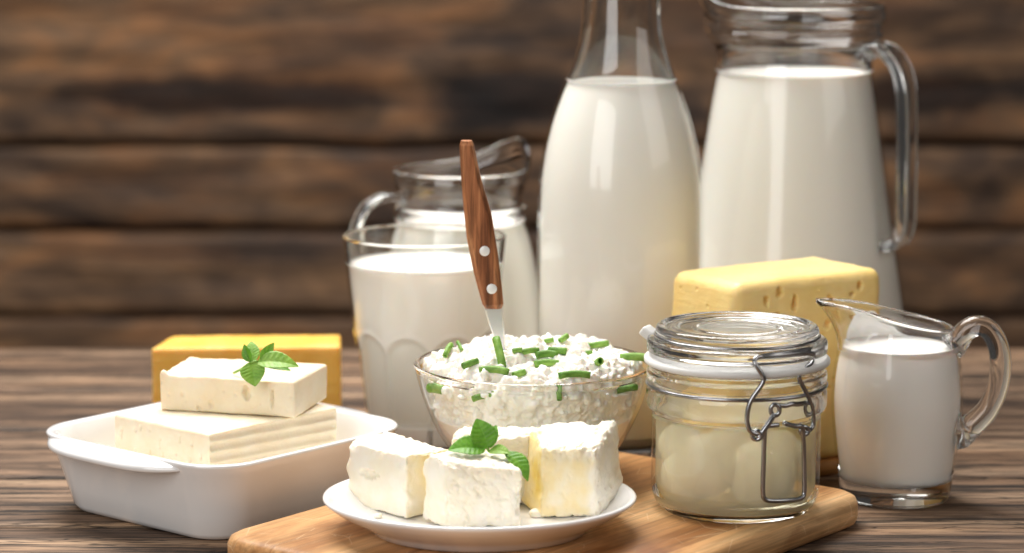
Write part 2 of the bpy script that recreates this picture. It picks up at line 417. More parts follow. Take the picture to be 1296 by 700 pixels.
# ------------------------------------------------------------------ the plank wall
W = thing('plank_wall', 'rustic wall of dark brown horizontal planks out of focus behind the table', 'wall', (0, 2.9, 0))
def knots(mat, spots):
    N = NT('knotty_wall_wood'); N.m = mat.copy(); N.t = N.m.node_tree; N.b = N.t.nodes['Principled BSDF']
    src = N.b.inputs['Base Color'].links[0].from_socket; tc = N.n('ShaderNodeTexCoord')
    nz = N.n('ShaderNodeTexNoise'); nz.inputs['Scale'].default_value = 22; nz.inputs['Detail'].default_value = 4; N.l(tc.outputs['Object'], nz.inputs['Vector'])
    for x, z, rx, rz in spots:
        mp = N.n('ShaderNodeMapping'); mp.vector_type = 'POINT'; mp.inputs['Location'].default_value = (-x/rx, 0, -z/rz); mp.inputs['Scale'].default_value = (1/rx, 0, 1/rz)
        N.l(tc.outputs['Object'], mp.inputs[0]); ln = N.n('ShaderNodeVectorMath', operation='LENGTH'); N.l(mp.outputs[0], ln.inputs[0])
        ad = N.n('ShaderNodeMath', operation='ADD'); N.l(ln.outputs['Value'], ad.inputs[0]); N.l(nz.outputs[0], ad.inputs[1])
        rp = ramp(N, [(0.0, (0.10, 0.09, 0.11)), (0.65, (0.16, 0.14, 0.15)), (1.0, (1, 1, 1))], None); sc_ = N.n('ShaderNodeMath', operation='MULTIPLY'); sc_.inputs[1].default_value = 0.52
        N.l(ad.outputs[0], sc_.inputs[0]); N.l(sc_.outputs[0], rp.inputs[0])
        src = mix(N, src, rp.outputs[0], 1.0, 'MULTIPLY')
    N.l(src, N.b.inputs['Base Color']); return N.m
M_WALLK = knots(M_WALL, [(-0.32, .054, .175, .022), (-0.01, .050, .085, .036), (0.47, .058, .10, .020), (0.32, .10, .05, .03)])
zs = [-0.42, -0.322, -0.226, -0.1295, -0.0331, 0.0632, 0.262, 0.36, 0.455, 0.55]
for i, (a, b) in enumerate(zip(zs[:-1], zs[1:])):
    gap = 0.0045
    V, N_, Fa, U = rbox(1.8, 0.05, b-a-gap, 0.008, 0.009)
    x = V[:, 0]; s = np.sign(U[:, 2])*np.clip(abs(U[:, 2]), 0, 1)
    V[:, 2] += s*0.0045*fbm(np.stack([x*4, np.full_like(x, i*9.3), s], 1), 1.0, 3)
    V += N_*(0.004*fbm(np.stack([x*6, V[:, 1]*30, V[:, 2]*40+i*3], 1), 1.0, 3))[:, None]
    o = np_mesh('plank', V, Fa, M_WALLK if i == 5 else M_WALL, W); o.location = (0, 0.025 + 0.005*((i*5) % 3-1), a+gap/2)
V, N_, Fa, U = rbox(1.8, 0.02, 0.97, 0.002, 0.1)
o = np_mesh('backing_board', V, Fa, M_WALL, W); o.location = (0, 0.075, -0.42)

# ------------------------------------------------------------------ boards
BT = 0.018
bang = math.atan2(1.6146-1.3681, 0.0365+0.1548)
Lc, Bc, Rc = at(311, 669, BT), at(721, 550, BT), at(1069, 630, BT)
bl = np.linalg.norm(Bc-Lc)+0.006; bw = np.linalg.norm(Rc-Bc)+0.006
cen = (Lc+Rc)/2
def board_geo(lx, ly, t, r, e):
    L = []
    for ins, z in ((0.012, 0), (e*0.9, 0.0), (e*0.3, e*0.35), (0, e), (0, t-e), (e*0.3, t-e*0.35), (e, t)):
        L.append([(x, y, z) for x, y in rounded_rect(lx/2-ins, ly/2-ins, max(0.002, r-ins), 10)])
    return loft(L)
v, f = board_geo(bl, bw, BT, 0.022, 0.005)
o = mesh('cutting_board', v, f, M_BOARD); o.location = (cen[0], cen[1], 0); o.rotation_euler = (0, 0, bang)
tag(o, 'light wooden cutting board with rounded corners under plate, bowl and clip jar', 'cutting board')

CH_N = at(930, 602, 0.010); ca = R(33)
cR = np.array((math.cos(ca), math.sin(ca), 0)); cL = np.array((-math.sin(ca), math.cos(ca), 0))
cc = CH_N + cR*0.0595 + cL*0.036
v, f = board_geo(0.121, 0.074, 0.010, 0.012, 0.003)
o = mesh('serving_board', v, f, M_BOARD2); o.location = (cc[0], cc[1], 0); o.rotation_euler = (0, 0, ca)
tag(o, 'thin small wooden board directly under the tall yellow cheese block', 'serving board')

# ------------------------------------------------------------------ cheese blocks
def place(o, loc, rz): o.location = [float(q) for q in loc]; o.rotation_euler = (0, 0, rz); return o
def dents(V, N_, holes):
    for (c, r, d, st) in holes:
        q = V - np.array(c); q = q*np.array(st)
        near = np.linalg.norm(q, axis=1) < r*1.6; q[near] += (r*.45*np.stack([fbm(V[near]+7*i, 420, 2) for i in range(3)], 1)) if near.any() else 0
        k = np.linalg.norm(q, axis=1)/r
        V -= N_*(d*np.clip(1-k**3, 0, 1)*(k < 1))[:, None]
# tall yellow block
sx, sy, sz = 0.115, 0.066, 0.117
V, N_, Fa, U = rbox(sx, sy, sz, 0.0075, 0.0007)
V += N_*(0.0006*fbm(V, 60, 4) + 0.0012*fbm(V, 16, 2))[:, None]
V[:, 0] += -0.003*(1-V[:, 2]/sz)*(U[:, 0] < 0); V[:, 0] += 0.002*np.sin(V[:, 2]*50)*(U[:, 0] < -0.8)
hl = []
for k in range(85):
    hl.append(((rng.uniform(-sx/2+.006, sx/2-.006), -sy/2, rng.uniform(.01, sz-.006)), rng.uniform(.0013, .0030)*(1 if k % 3 else .6), rng.uniform(.0030, .0050), (1, .25, rng.uniform(.5, 1.1))))
for k in range(14):
    hl.append(((-sx/2, rng.uniform(-sy/2+.006, sy/2-.006), rng.uniform(.01, sz-.006)), rng.uniform(.0009, .0016), .0022, (.25, 1, 1)))
dents(V, N_, hl)
cb = CH_N + cR*(sx/2) + cL*(sy/2)
tag(place(np_mesh('cheese_block', V, Fa, M_YELLOW), (cb[0], cb[1], 0.0101), ca), 'tall pale yellow cheese block with small holes standing behind clip jar', 'cheese')
# orange slab
yl, yr = at(193, 541, 0), at(432, 538, 0); yz = aty(193, 441, yl[1])[2]
ya = math.atan2(yr[1]-yl[1], yr[0]-yl[0]); yd = np.array((-math.sin(ya), math.cos(ya), 0)); yw = np.linalg.norm(yr-yl)
V, N_, Fa, U = rbox(yw, 0.046, yz, 0.0022, 0.0014)
V += N_*(0.0005*fbm(V, 70, 3) + 0.0010*fbm(V, 18, 2))[:, None]
V[:, 0] += 0.010*(U[:, 1]+1)/2*(1-U[:, 0])/2
yc = (yl+yr)/2 + yd*0.023
tag(place(np_mesh('cheese_slab', V, Fa, M_ORANGE), yc, ya), 'deep orange cheese slab standing on the table behind the white dish', 'cheese')

# ------------------------------------------------------------------ the white dish
DC = np.array((-0.1705, 1.505, 0)); da = R(49.4)
D = thing('baking_dish', 'square white porcelain dish with rim handles holding two cheese slabs', 'dish', DC, da)
prf = [(.050, .0), (.0575, .0), (.0600, .0012), (.0615, .004), (.0640, .015), (.0675, .030), (.0700, .040), (.0722, .0452), (.0724, .0464), (.0716, .0472),
       (.0690, .0470), (.0676, .0455), (.0655, .037), (.0620, .020), (.0598, .010), (.0575, .0072), (.052, .0062)]
L = [[(x, y, z) for x, y in rounded_rect(h*1.13, h*1.13, 0.019+(h-.05)*0.5, 12)] for h, z in prf]
v, f = loft(L); fix_normals(mesh('dish_body', v, f, M_PORC, D))
for s in (-1, 1):
    pts, secs = [], []
    n = 41; vv, ff = [], []; m = 16
    for i in range(n):
        t = -1+2*i/(n-1); ex = 0.0175*(1-abs(t)**3.4)+0.0002; th = 0.0024*(1-abs(t)**6)+0.0004
        for j in range(m):
            a = 2*math.pi*j/m
            e_ = 0.5+0.5*np.sign(math.cos(a))*abs(math.cos(a))**.7; px = 0.0790 + ex*e_; pz = 0.0445 - 0.0022*e_ + th*np.sign(math.sin(a))*abs(math.sin(a))**.8
            vv.append((s*px, .006 + t*0.058, pz))
    for i in range(n-1):
        for j in range(m):
            k = (j+1) % m; ff.append((i*m+j, (i+1)*m+j, (i+1)*m+k, i*m+k))
    ff.append(tuple(range(m))); ff.append(tuple(range((n-1)*m, n*m)))
    fix_normals(mesh('handle', np.array(vv), ff, M_PORC, D))

# lower slab (grooved side) and upper slab
FRd = np.array((math.cos(da), math.sin(da), 0)); FLd = np.array((-math.sin(da), math.cos(da), 0))
zl = 0.0565
n_, l_, r_ = at(265, 550, zl), at(143, 524, zl), at(428, 515, zl)
sa = math.atan2(r_[1]-n_[1], r_[0]-n_[0])
sx = np.linalg.norm(r_-n_); sy = np.linalg.norm(l_-n_); sz = zl-0.0068
V, N_, Fa, U = rbox(sx, sy, sz, 0.0022, 0.0009)
fr = (U[:, 1] < -0.93)
V[:, 1] += fr*np.clip((1-abs(U[:, 0]))/.06, 0, 1)*np.clip((1-abs(U[:, 2]))/.08, 0, 1)*0.0022*np.abs(np.sin((V[:, 2]+V[:, 0]*.03)/sz*math.pi*8))
V += N_*(0.00045*fbm(V, 120, 4) + 0.0007*fbm(V, 22, 2))[:, None]
hl = [((-sx/2, rng.uniform(-sy/2+.004, sy/2-.004), rng.uniform(.018, sz-.004)), rng.uniform(.0007, .0015), rng.uniform(.0012, .0022), (.25, 1.5, rng.uniform(.35, .8))) for k in range(26)]
dents(V, N_, hl)
sc = (l_+r_)/2
tag(place(np_mesh('cheese_slab', V, Fa, M_BUTTER), (sc[0], sc[1], 0.0068), sa), 'lower cream cheese slab with ridged right side lying in the white dish', 'cheese')
a_, b_, c_ = at(203, 520, zl), at(373, 530, zl), at(409, 510, zl)
sa2 = math.atan2(b_[1]-a_[1], b_[0]-a_[0]); sx = np.linalg.norm(b_-a_); sy = 0.058; sz = 0.0212
V, N_, Fa, U = rbox(sx, sy, sz, 0.0016, 0.0008)
lf = np.clip(0.6-U[:, 0], 0, 1)*(U[:, 2] > 0.5)
V += N_*(0.0004*fbm(V, 120, 4) + 0.0007*fbm(V, 25, 2))[:, None]
V[:, 2] += lf*(0.0011*fbm(V+3, 110, 4) - 0.0004*np.clip(fbm(V+9, 60, 2)*4, 0, 1))
nib = np.exp(-(((V[:, 0]+sx/2-.002)/.003)**2 + ((V[:, 1]+sy/2-.002)/.004)**2))*(U[:, 2] > .8); V[:, 2] += .003*nib
sk = (U[:, 1]+1)/2; V[:, 0] += sk*0.012*(U[:, 0]-1)/2*0.4
hl = [((0.012, -sy/2, .013), .0026, .0050, (1.0, .25, .55)), ((0.028, -sy/2, .011), .0030, .0055, (2.6, .25, .5)), ((-0.010, -sy/2, .005), .0015, .0012, (1, .25, .6)), ((-0.018, -sy/2, .002), .0016, .002, (1, .25, .8))]
hl += [((rng.uniform(-sx/2, sx/2), -sy/2, rng.uniform(.002, sz-.002)), rng.uniform(.0006, .0012), .0007, (1, .25, .7)) for k in range(18)]
hl += [((rng.uniform(-sx/2, 0.0), rng.uniform(-sy/2, sy/2), sz), rng.uniform(.0010, .0030), .0010, (.5, 1, .25)) for k in range(14)]
dents(V, N_, hl)
pa = np.array((math.cos(sa2), math.sin(sa2), 0)); pb = np.array((-math.sin(sa2), math.cos(sa2), 0))
uc = (a_+b_)/2 + pb*sy/2
tag(place(np_mesh('cheese_slab', V, Fa, M_BUTTER), (uc[0], uc[1], zl+0.0005), sa2), 'small upper cream cheese slab with torn top and a mint sprig on it', 'cheese')
UPPER_TOP = zl+0.0005+sz

# ------------------------------------------------------------------ plate and cheese chunks
PC = np.array((at(607, 672, BT)[0], 1.376, BT))
pp = [(0, .0), (.052, .0), (.056, .0), (.0585, .0006), (.0600, .0028), (.066, .0062), (.078, .0125), (.0838, .0168), (.0850, .0182), (.0846, .0193), (.0832, .0196),
      (.081, .0186), (.074, .0128), (.066, .0088), (.058, .0074), (.03, .0068), (0, .0066)]
v, f = lathe(pp, 128); v[:, 1] *= 0.86
o = mesh('plate', v, f, M_PORC); o.location = PC + (0, 0, 0.0002)
tag(o, 'small white porcelain plate heaped with crumbly cheese chunks on the board', 'plate')
PZ = BT+0.0078

def chunk(name, corners, label, r=0.003, amp=0.0009, smooth=(), mat=M_FETA, yellow_tint=None, group='cheese chunks on the white plate', seed=0, holes=()):
    """corners: bottom (near-left, near-right, far-right, far-left) then the top in the same order, world coordinates."""
    c = np.array(corners); base = c[:4].mean(0)
    sx = (np.linalg.norm(c[1]-c[0])+np.linalg.norm(c[2]-c[3]))/2; sy = (np.linalg.norm(c[3]-c[0])+np.linalg.norm(c[2]-c[1]))/2
    sz = np.mean(c[4:, 2]-c[:4, 2])
    V, N_, Fa, U = rbox(sx, sy, sz, r, 0.0006)
    Q = np.stack([V[:, 0]/sx*2, V[:, 1]/sy*2, (V[:, 2]/sz)*2-1], 1)
    # masks: smooth faces are cut faces
    am = np.ones(len(V))
    for ax, s in smooth: am = np.where(N_[:, ax]*s > 0.8, 0.22, am)
    n1_ = fbm(V+seed+5, 260, 4, .62); n2_ = fbm(V+seed, 95, 3)
    d = amp*(0.6*n2_ + 0.55*n1_) * am + 0.0008*fbm(V+seed, 20, 2)
    hh = np.array((sx, sy, sz))/2; Pb = U*hh; big = .0095; inn = np.clip(Pb, -(hh-big), hh-big); dd = Pb-inn; Nb = dd/np.linalg.norm(dd, axis=1)[:, None]
    Vb = inn + big*Nb; Vb[:, 2] += sz/2
    bw_ = (np.clip(fbm(V+seed+8, 70, 3)*1.7+.42, .08, 1)*min(1, amp/.0011)*np.clip((U[:, 2]+1)*3, 0, 1))[:, None]
    V2 = V*(1-bw_) + Vb*bw_; N_ = N_*(1-bw_) + Nb*bw_; N_ /= np.linalg.norm(N_, axis=1)[:, None]
    Q = np.stack([V2[:, 0]/sx*2, V2[:, 1]/sy*2, (V2[:, 2]/sz)*2-1], 1)
    lump = -np.clip(fbm(V+seed+2, 150, 2)*2.4-.35, 0, 1)*0.0016*am*(amp/.0012)
    x, y, z = ((Q[:, i]+1)/2 for i in range(3)); x = x[:, None]; y = y[:, None]; z = z[:, None]
    bil = lambda k: (1-x)*(1-y)*c[k] + x*(1-y)*c[k+1] + x*y*c[k+2] + (1-x)*y*c[k+3]
    P = (1-z)*bil(0) + z*bil(4)
    ex = (c[1]-c[0])/np.linalg.norm(c[1]-c[0]); ez = np.array((0, 0, 1.0)); ey = np.cross(ez, ex)
    NW = N_[:, :1]*ex + N_[:, 1:2]*ey + N_[:, 2:]*ez
    P = P + NW*(d+lump)[:, None]
    for c0, rr, dd, st in holes: dents(P, NW, [(c0, rr, dd, st)])
    P[:, 2] = np.maximum(P[:, 2], c[:4, 2].min())
    o = np_mesh(name, P-base, Fa, mat); o.location = base
    if yellow_tint:  # one chosen side face turns yellower, patchy with noise
        k = np.clip(N_[:, yellow_tint[0]]*yellow_tint[1]*1.3-.2, 0, 1)*np.clip(.75+.9*fbm(V+seed, 45, 3), 0, 1)*yellow_tint[2]
        k = np.maximum(k, np.clip(-N_[:, 1]*1.5-.4, 0, 1)*np.clip(.30-.45*U[:, 0]+.8*fbm(V+seed, 50, 3), 0, .5)*(yellow_tint[2] > .9))
        o.data.attributes.new('yellow_weight', 'FLOAT', 'POINT').data.foreach_set('value', k.astype(np.float32))
    return tag(o, label, 'cheese', group)
def col(bx, by, ty, z0=PZ):
    """a vertical edge: foot at the photo point (bx, by) on the plate, top at height of pixel ty."""
    b = at(bx, by, z0); t = aty(bx, ty, b[1]); return b, t
def box4(nl, nr, fr_, fl):
    e = [nl, nr, fr_, fl]; return [q[0] for q in e] + [q[1] for q in e]
def edge(X, Y, h, dx=0, dy=0): return (np.array((X, Y, PZ)), np.array((X+dx, Y+dy, PZ+h)))
# A: left chunk, nearest vertical edge at x=513
nb, nt_ = col(515, 657, 577); lb, lt = col(436, 636, 556)
u = nb-lb; back = np.array((0.024, 0.026, 0))
A = box4((lb, lt), (nb, nt_), (nb+back, nt_+back+(0, 0, -.001)), (lb+back*0.95, lt+back*0.9+(0, 0, .001)))
chunk('cheese_chunk', A, 'left cheese chunk on the plate with one gouged hole in its side', 0.0018, 0.0008, [(0, 1), (1, -1)], seed=1.0, yellow_tint=(0, 1, .55),
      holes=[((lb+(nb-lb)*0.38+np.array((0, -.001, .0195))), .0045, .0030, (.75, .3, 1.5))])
# B: front chunk
b1, t1 = col(526, 664, 575); b2, t2 = col(563, 668, 586); b3, t3 = col(662, 667, 595)
bk = np.array((-.012, .034, 0))
b4 = b2+bk+np.array((-.006, -.004, 0))
Bx = [b2, b3, b3+np.array((-.004, .033, 0)), b1+np.array((.002, .012, 0)), t2, t3, t3+np.array((-.008, .033, .004)), t1+np.array((.002, .012, .0005))]
chunk('cheese_chunk', Bx, 'front middle cheese chunk on the plate with a rough crumbly face', 0.0022, 0.0012, [(0, -1)], seed=4.0)
# C: right chunk
b1, t1 = col(684, 655, 568); b2, t2 = col(757, 655, 569)
Cx = [b1, b2, b2+np.array((.019, .034, 0)), b1+np.array((-.013, .033, 0)), t1, t2, t2+np.array((.012, .036, .0105)), t1+np.array((-.006, .036, .0065))]
chunk('cheese_chunk', Cx, 'right cheese chunk on the plate, tallest of them, beside the clip jar', 0.0035, 0.0013, [(1, -1), (0, -1)], seed=7.0, yellow_tint=(0, -1, 1.0))
# D: back chunk behind the mint
hD = aty(630, 551, 1.398)[2]-PZ
Dx = [np.array(p) for p in ((-.034, 1.396, PZ), (.023, 1.402, PZ), (.018, 1.426, PZ), (-.030, 1.424, PZ))]
Dx += [p+np.array((0, 0, hD)) for p in Dx]
chunk('cheese_chunk', Dx, 'back cheese chunk on the plate, mostly hidden behind the mint leaves', 0.0025, 0.0013, seed=11.0)
# crumbs and whey on the plate
def crumb(x, y, z, r, label):
    bm = bmesh.new(); bmesh.ops.create_icosphere(bm, subdivisions=3, radius=r)
    P = np.array([q.co for q in bm.verts]); d = 1+0.35*fbm(P+x*10, 0.9/r*0.5, 3)
    for q, s in zip(bm.verts, d): q.co = q.co*s; q.co.z *= 0.6
    me = bpy.data.meshes.new('cheese_crumb'); bm.to_mesh(me); bm.free()
    o = link('cheese_crumb', me, M_FETA); o.location = (x, y, z); return tag(o, label, 'crumb', 'crumbs lying on the plate')
p = at(426, 640, PZ+.004); crumb(p[0], p[1], p[2], .0035, 'small white crumb on the plate left of the left cheese chunk')
p = at(680, 652, PZ); crumb(p[0], p[1], PZ+.001, .0045, 'pale crumb on the plate between front and right cheese chunks')
p = at(478, 655, PZ); crumb(p[0], p[1], PZ+.001, .0025, 'tiny crumb on the plate under the left cheese chunk')

# ------------------------------------------------------------------ mint sprigs
def leaf(name, base, tip, width, normal, m, parent, curl=0.0, fold=0.25, cup=0.0):
    base = np.array(base, float); tip = np.array(tip, float); ax = tip-base; ln = np.linalg.norm(ax); ax /= ln
    nrm = np.array(normal, float); nrm -= ax*np.dot(nrm, ax); nrm /= np.linalg.norm(nrm); sd = np.cross(ax, nrm)
    n, k = 52, 8; v, f = [], []
    for i in range(n+1):
        t = i/n; wd = width/2*(math.sin(math.pi*min(1, t**0.80))**0.85)*(1-0.12*t) + 0.0002
        wd *= 1+0.035*(((t*13) % 1.0)-.5)
        for j in range(-k, k+1):
            s = j/k; hgt = abs(s)*wd*fold + cup*wd*s*s - 4*curl*ln*(t-0.5)**2 + curl*ln
            hgt += 0.035*wd*math.sin((t*7.5-abs(s)*0.9)*2*math.pi)*min(1, 3*abs(s))*(1-0.5*abs(s)) - 0.05*wd*math.exp(-(s/0.10)**2)
            v.append(base + ax*(t*ln) + sd*(s*wd) + nrm*hgt)
    mth = 2*k+1
    top = len(v)
    for p in list(v): v.append(p - nrm*0.00022)
    for i in range(n):
        for j in range(mth-1):
            q = (i*mth+j, i*mth+j+1, (i+1)*mth+j+1, (i+1)*mth+j)
            f.append(q); f.append(tuple(top+z for z in reversed(q)))
        for j in (0, mth-1): f.append((i*mth+j, (i+1)*mth+j, top+(i+1)*mth+j, top+i*mth+j))
    return fix_normals(mesh(name, np.array(v), f, m, parent))
# sprig on the plate: rooted at pixel (615,570)
def wpt(x, y, Y): return aty(x, y, Y)
Y0 = 1.372
root = wpt(617, 571, Y0)
S = thing('mint_sprig', 'bright green mint sprig lying across the cheese chunks on the plate', 'mint sprig', root)
def rel(x, y, dy=0.0): return wpt(x, y, Y0+dy)-root
leaf('leaf', rel(618, 568), rel(603, 530, .006), .0150, (0.15, -1, .25), M_LEAF, S, 0.06)
leaf('leaf', rel(614, 569), rel(567, 570, -.005), .0150, (0, -.65, 1), M_LEAF, S, 0.10)
leaf('leaf', rel(620, 567), rel(628, 538, .008), .0080, (-0.5, -1, .1), M_LEAF, S, 0.05)
leaf('leaf', rel(619, 571), rel(646, 574, -.006), .0080, (0, -.6, 1), M_LEAF2, S, 0.10)
leaf('leaf', rel(640, 572), rel(668, 609, -.010), .0125, (.55, -.6, .7), M_LEAF, S, 0.12)
tube('stem', [rel(617, 566), rel(620, 572), rel(634, 573, -.003), rel(642, 574, -.004)], .0007, M_LEAF2, S)
# sprig on the upper slab
Y1 = aty(320, 463, 1)[1]
Y1 = at(322, 484, UPPER_TOP)[1]; root2 = aty(322, 461, Y1)
S2 = thing('mint_sprig', 'pale green mint sprig on top of the slab in the dish', 'mint sprig', root2)
def rel2(x, y, dy=0.0): return aty(x, y, Y1+dy)-root2
leaf('leaf', rel2(318, 458), rel2(323, 489, -.006), .0150, (0, -1, .30), M_LEAF2, S2, 0.05, 0.15)
leaf('leaf', rel2(325, 459), rel2(378, 464, -.002), .0130, (0.1, -.75, .9), M_LEAF2, S2, 0.12)
leaf('leaf', rel2(320, 458), rel2(318, 432, .010), .0090, (0.1, -1, .2), M_LEAF2, S2, 0.05)
leaf('leaf', rel2(317, 458), rel2(309, 436, .004), .0065, (-.5, -1, .2), M_LEAF, S2, 0.05)
leaf('leaf', rel2(330, 456), rel2(347, 434, .006), .0065, (.3, -1, .2), M_LEAF2, S2, -0.06)
leaf('leaf', rel2(330, 461), rel2(368, 469, .000), .0075, (0.1, -.5, 1), M_LEAF, S2, 0.04)
yst = at(296, 472, UPPER_TOP+.001)[1]-Y1
tube('stem', [rel2(296, 472, yst), rel2(306, 467, yst*.6), rel2(316, 460), rel2(326, 457)], .0008, M_LEAF2, S2)

# ------------------------------------------------------------------ glass bowl, cottage cheese, chives, knife
BC = at(675, 602, BT); bY = BC[1]
def pz(cx, Y, pts): return prof(cx, Y, pts)
bo = prof(675, bY, [(0, 604), (40, 604), (56, 604), (60, 600), (66, 596), (82, 587), (103, 569), (120, 546), (135, 515), (145, 486), (151, 462)])
bi = [(r-.0026, z+.0006) for r, z in reversed(bo[5:])]
rimt = [(bo[-1][0]+.0003, bo[-1][1]+.0012), (bo[-1][0]-.0010, bo[-1][1]+.0022), (bi[0][0]+.0001, bi[0][1]+.0008)]
zc = bo[4][1]+.0028
bprof = smooth_prof(bo, 5) + rimt + smooth_prof(bi + [(bi[-1][0]*.6, zc), (0, zc)], 5)
bprof = [(r, max(z, BT+.0002)) for r, z in bprof]
v, f = lathe(bprof, 128)
o = thin_zone(mesh('glass_bowl', v-np.array((0, 0, BT)), f, M_GLASS), .006, bo[-1][1]-BT-.0022); o.location = (BC[0], BC[1], BT)
tag(o, 'clear glass bowl filled with cottage cheese, standing on the board', 'bowl')
bi_r = np.array([q[0] for q in bi][::-1]); bi_z = np.array([q[1] for q in bi][::-1])
def rin(z): return np.interp(z, bi_z, bi_r)
zrim = bo[-1][1]; zwet = aty(675, 522, bY)[2]
bm = bmesh.new(); bmesh.ops.create_icosphere(bm, subdivisions=2, radius=1); bm.verts.ensure_lookup_table()
icoV = np.array([q.co for q in bm.verts]); icoF = np.array([[q.index for q in g.verts] for g in bm.faces]); bm.free()
core = [(0, zc-.0002)] + [(float(rin(z))+.0004, z) for z in np.linspace(zc-.0002, zwet, 14)] + [(float(rin(z))-.0045, z) for z in np.linspace(zwet+.003, zrim-.006, 6)] + [(.052, zrim+.0005), (.036, zrim+.005), (.018, zrim+.007), (0, zrim+.0078)]
v, f = lathe(core, 80); VV, FF, base = [v], [], len(v); cf_ = [list(g) for g in f]
def topz(r, x, y): return zrim - .0030 + .0125*(1-(r/.066)**3) + .0035*math.sin(x*110+1)*math.cos(y*95)
cnt = 0
while cnt < 3600:
    x, y = rng.uniform(-.07, .07, 2); r = math.hypot(x, y); br = float(rng.choice([.0012, .0018, .0024, .0032, .0044], p=[.34, .22, .16, .16, .12]))
    tz = topz(r, x, y); z = tz - abs(rng.normal(0, .004))
    if rng.random() < 0.42:
        z = rng.uniform(zwet-.004, tz)
    rm = float(rin(min(z, zrim)))-br*0.8 - (.0008 if z < zrim-.006 else .004)
    if r > rm or (z < tz-.013 and r < rm-.008): continue
    sc = rng.uniform(.5, 1.5, 3); ta = rng.uniform(0, 6.28)
    P = icoV*br*sc; P = np.stack([P[:, 0]*math.cos(ta)-P[:, 1]*math.sin(ta), P[:, 0]*math.sin(ta)+P[:, 1]*math.cos(ta), P[:, 2]], 1)
    VV.append(P+(x, y, z)); FF.append(icoF+base); base += len(icoV); cnt += 1
me = bpy.data.meshes.new('raw'); me.from_pydata(np.concatenate(VV).tolist(), [], cf_ + np.concatenate(FF).tolist()); me.update()
tmp = bpy.data.objects.new('raw', me); COL.objects.link(tmp)
md = tmp.modifiers.new('r', 'REMESH'); md.mode = 'VOXEL'; md.voxel_size = 0.00065
dg = bpy.context.evaluated_depsgraph_get(); me2 = bpy.data.meshes.new_from_object(tmp.evaluated_get(dg))
bpy.data.objects.remove(tmp); bpy.data.meshes.remove(me)
nv = len(me2.vertices); co = np.empty(nv*3, np.float32); me2.vertices.foreach_get('co', co); co = co.reshape(-1, 3)
nn = np.empty(nv*3, np.float32); me2.vertices.foreach_get('normal', nn); nn = nn.reshape(-1, 3)
rr = np.hypot(co[:, 0], co[:, 1]); free = np.clip((rin(np.minimum(co[:, 2], zrim))-.0012-rr)/.001, 0, 1)
co = co + nn*(free*(0.0016*fbm(co, 150, 2) + 0.0012*fbm(co, 360, 3)))[:, None]
co[:, 2] -= BT
me2.vertices.foreach_set('co', co.astype(np.float32).reshape(-1)); me2.update()
cot = link('cottage_cheese', me2, M_CURD); cot.location = (BC[0], BC[1], BT)
tag(cot, 'lumpy white cottage cheese heaped in the glass bowl', 'cottage cheese', kind='thing')
bvh = BVHTree.FromPolygons([tuple(c) for c in (co+np.array((BC[0], BC[1], BT)))], [tuple(p.vertices) for p in me2.polygons])

def chive(px, py, ang, ln, label, pale=False, r=.0024, tilt=0.15, end=False):
    d = Vector(ray(px, py)).normalized(); hit, nrm, _, _ = bvh.ray_cast(Vector((0, 0, H)), d)
    if hit is None:
        q = at(px, py, zrim+.006); hit, nrm, _, _ = bvh.find_nearest(Vector(q))
    dr = Vector((math.cos(R(ang)), math.sin(R(ang)), tilt)).normalized()
    if end: dr = Vector((dr.x*.35, -0.8, .45)).normalized()
    r *= 0.84; ln *= 0.9; c = hit + Vector((0, -0.0006, r*0.62))
    if 'upright green' in label: dr = Vector((-.20, .62, .76)).normalized(); c = c + Vector((0, -.002, ln*.10)); r *= 1.1
    n = 7; ax = np.array(dr); bend = np.array((0, 0, 1.0))*ln*random.uniform(.02, .10) + np.array((-dr.y, dr.x, 0))*ln*random.uniform(-.06, .06)
    path = [np.array((0, 0, 0))+ax*ln*t+bend*(1-4*t*t) for t in np.linspace(-.5, .5, n)]
    out = np.array(path); m = 14
    ov, of = sweep(out, lambda t: [(a*1.0, b*0.88) for a, b in circle(r, m)])
    iv, _f = sweep(out, lambda t: [(a, b*0.86) for a, b in circle(r*.72, m)])
    of = of[:-2]; k = len(ov); F2 = list(of) + [tuple(reversed([q+k for q in g])) for g in of]
    for e in (0, (n-1)*m):
        for j in range(m):
            j2 = (j+1) % m; g = (e+j, e+j2, k+e+j2, k+e+j); F2.append(g if e == 0 else tuple(reversed(g)))
    o = mesh('chive_piece', np.concatenate([ov, iv]), F2, M_CHIVE); fix_normals(o)
    o.location = c; return tag(o, label, 'chive', 'chopped chives on the cottage cheese')
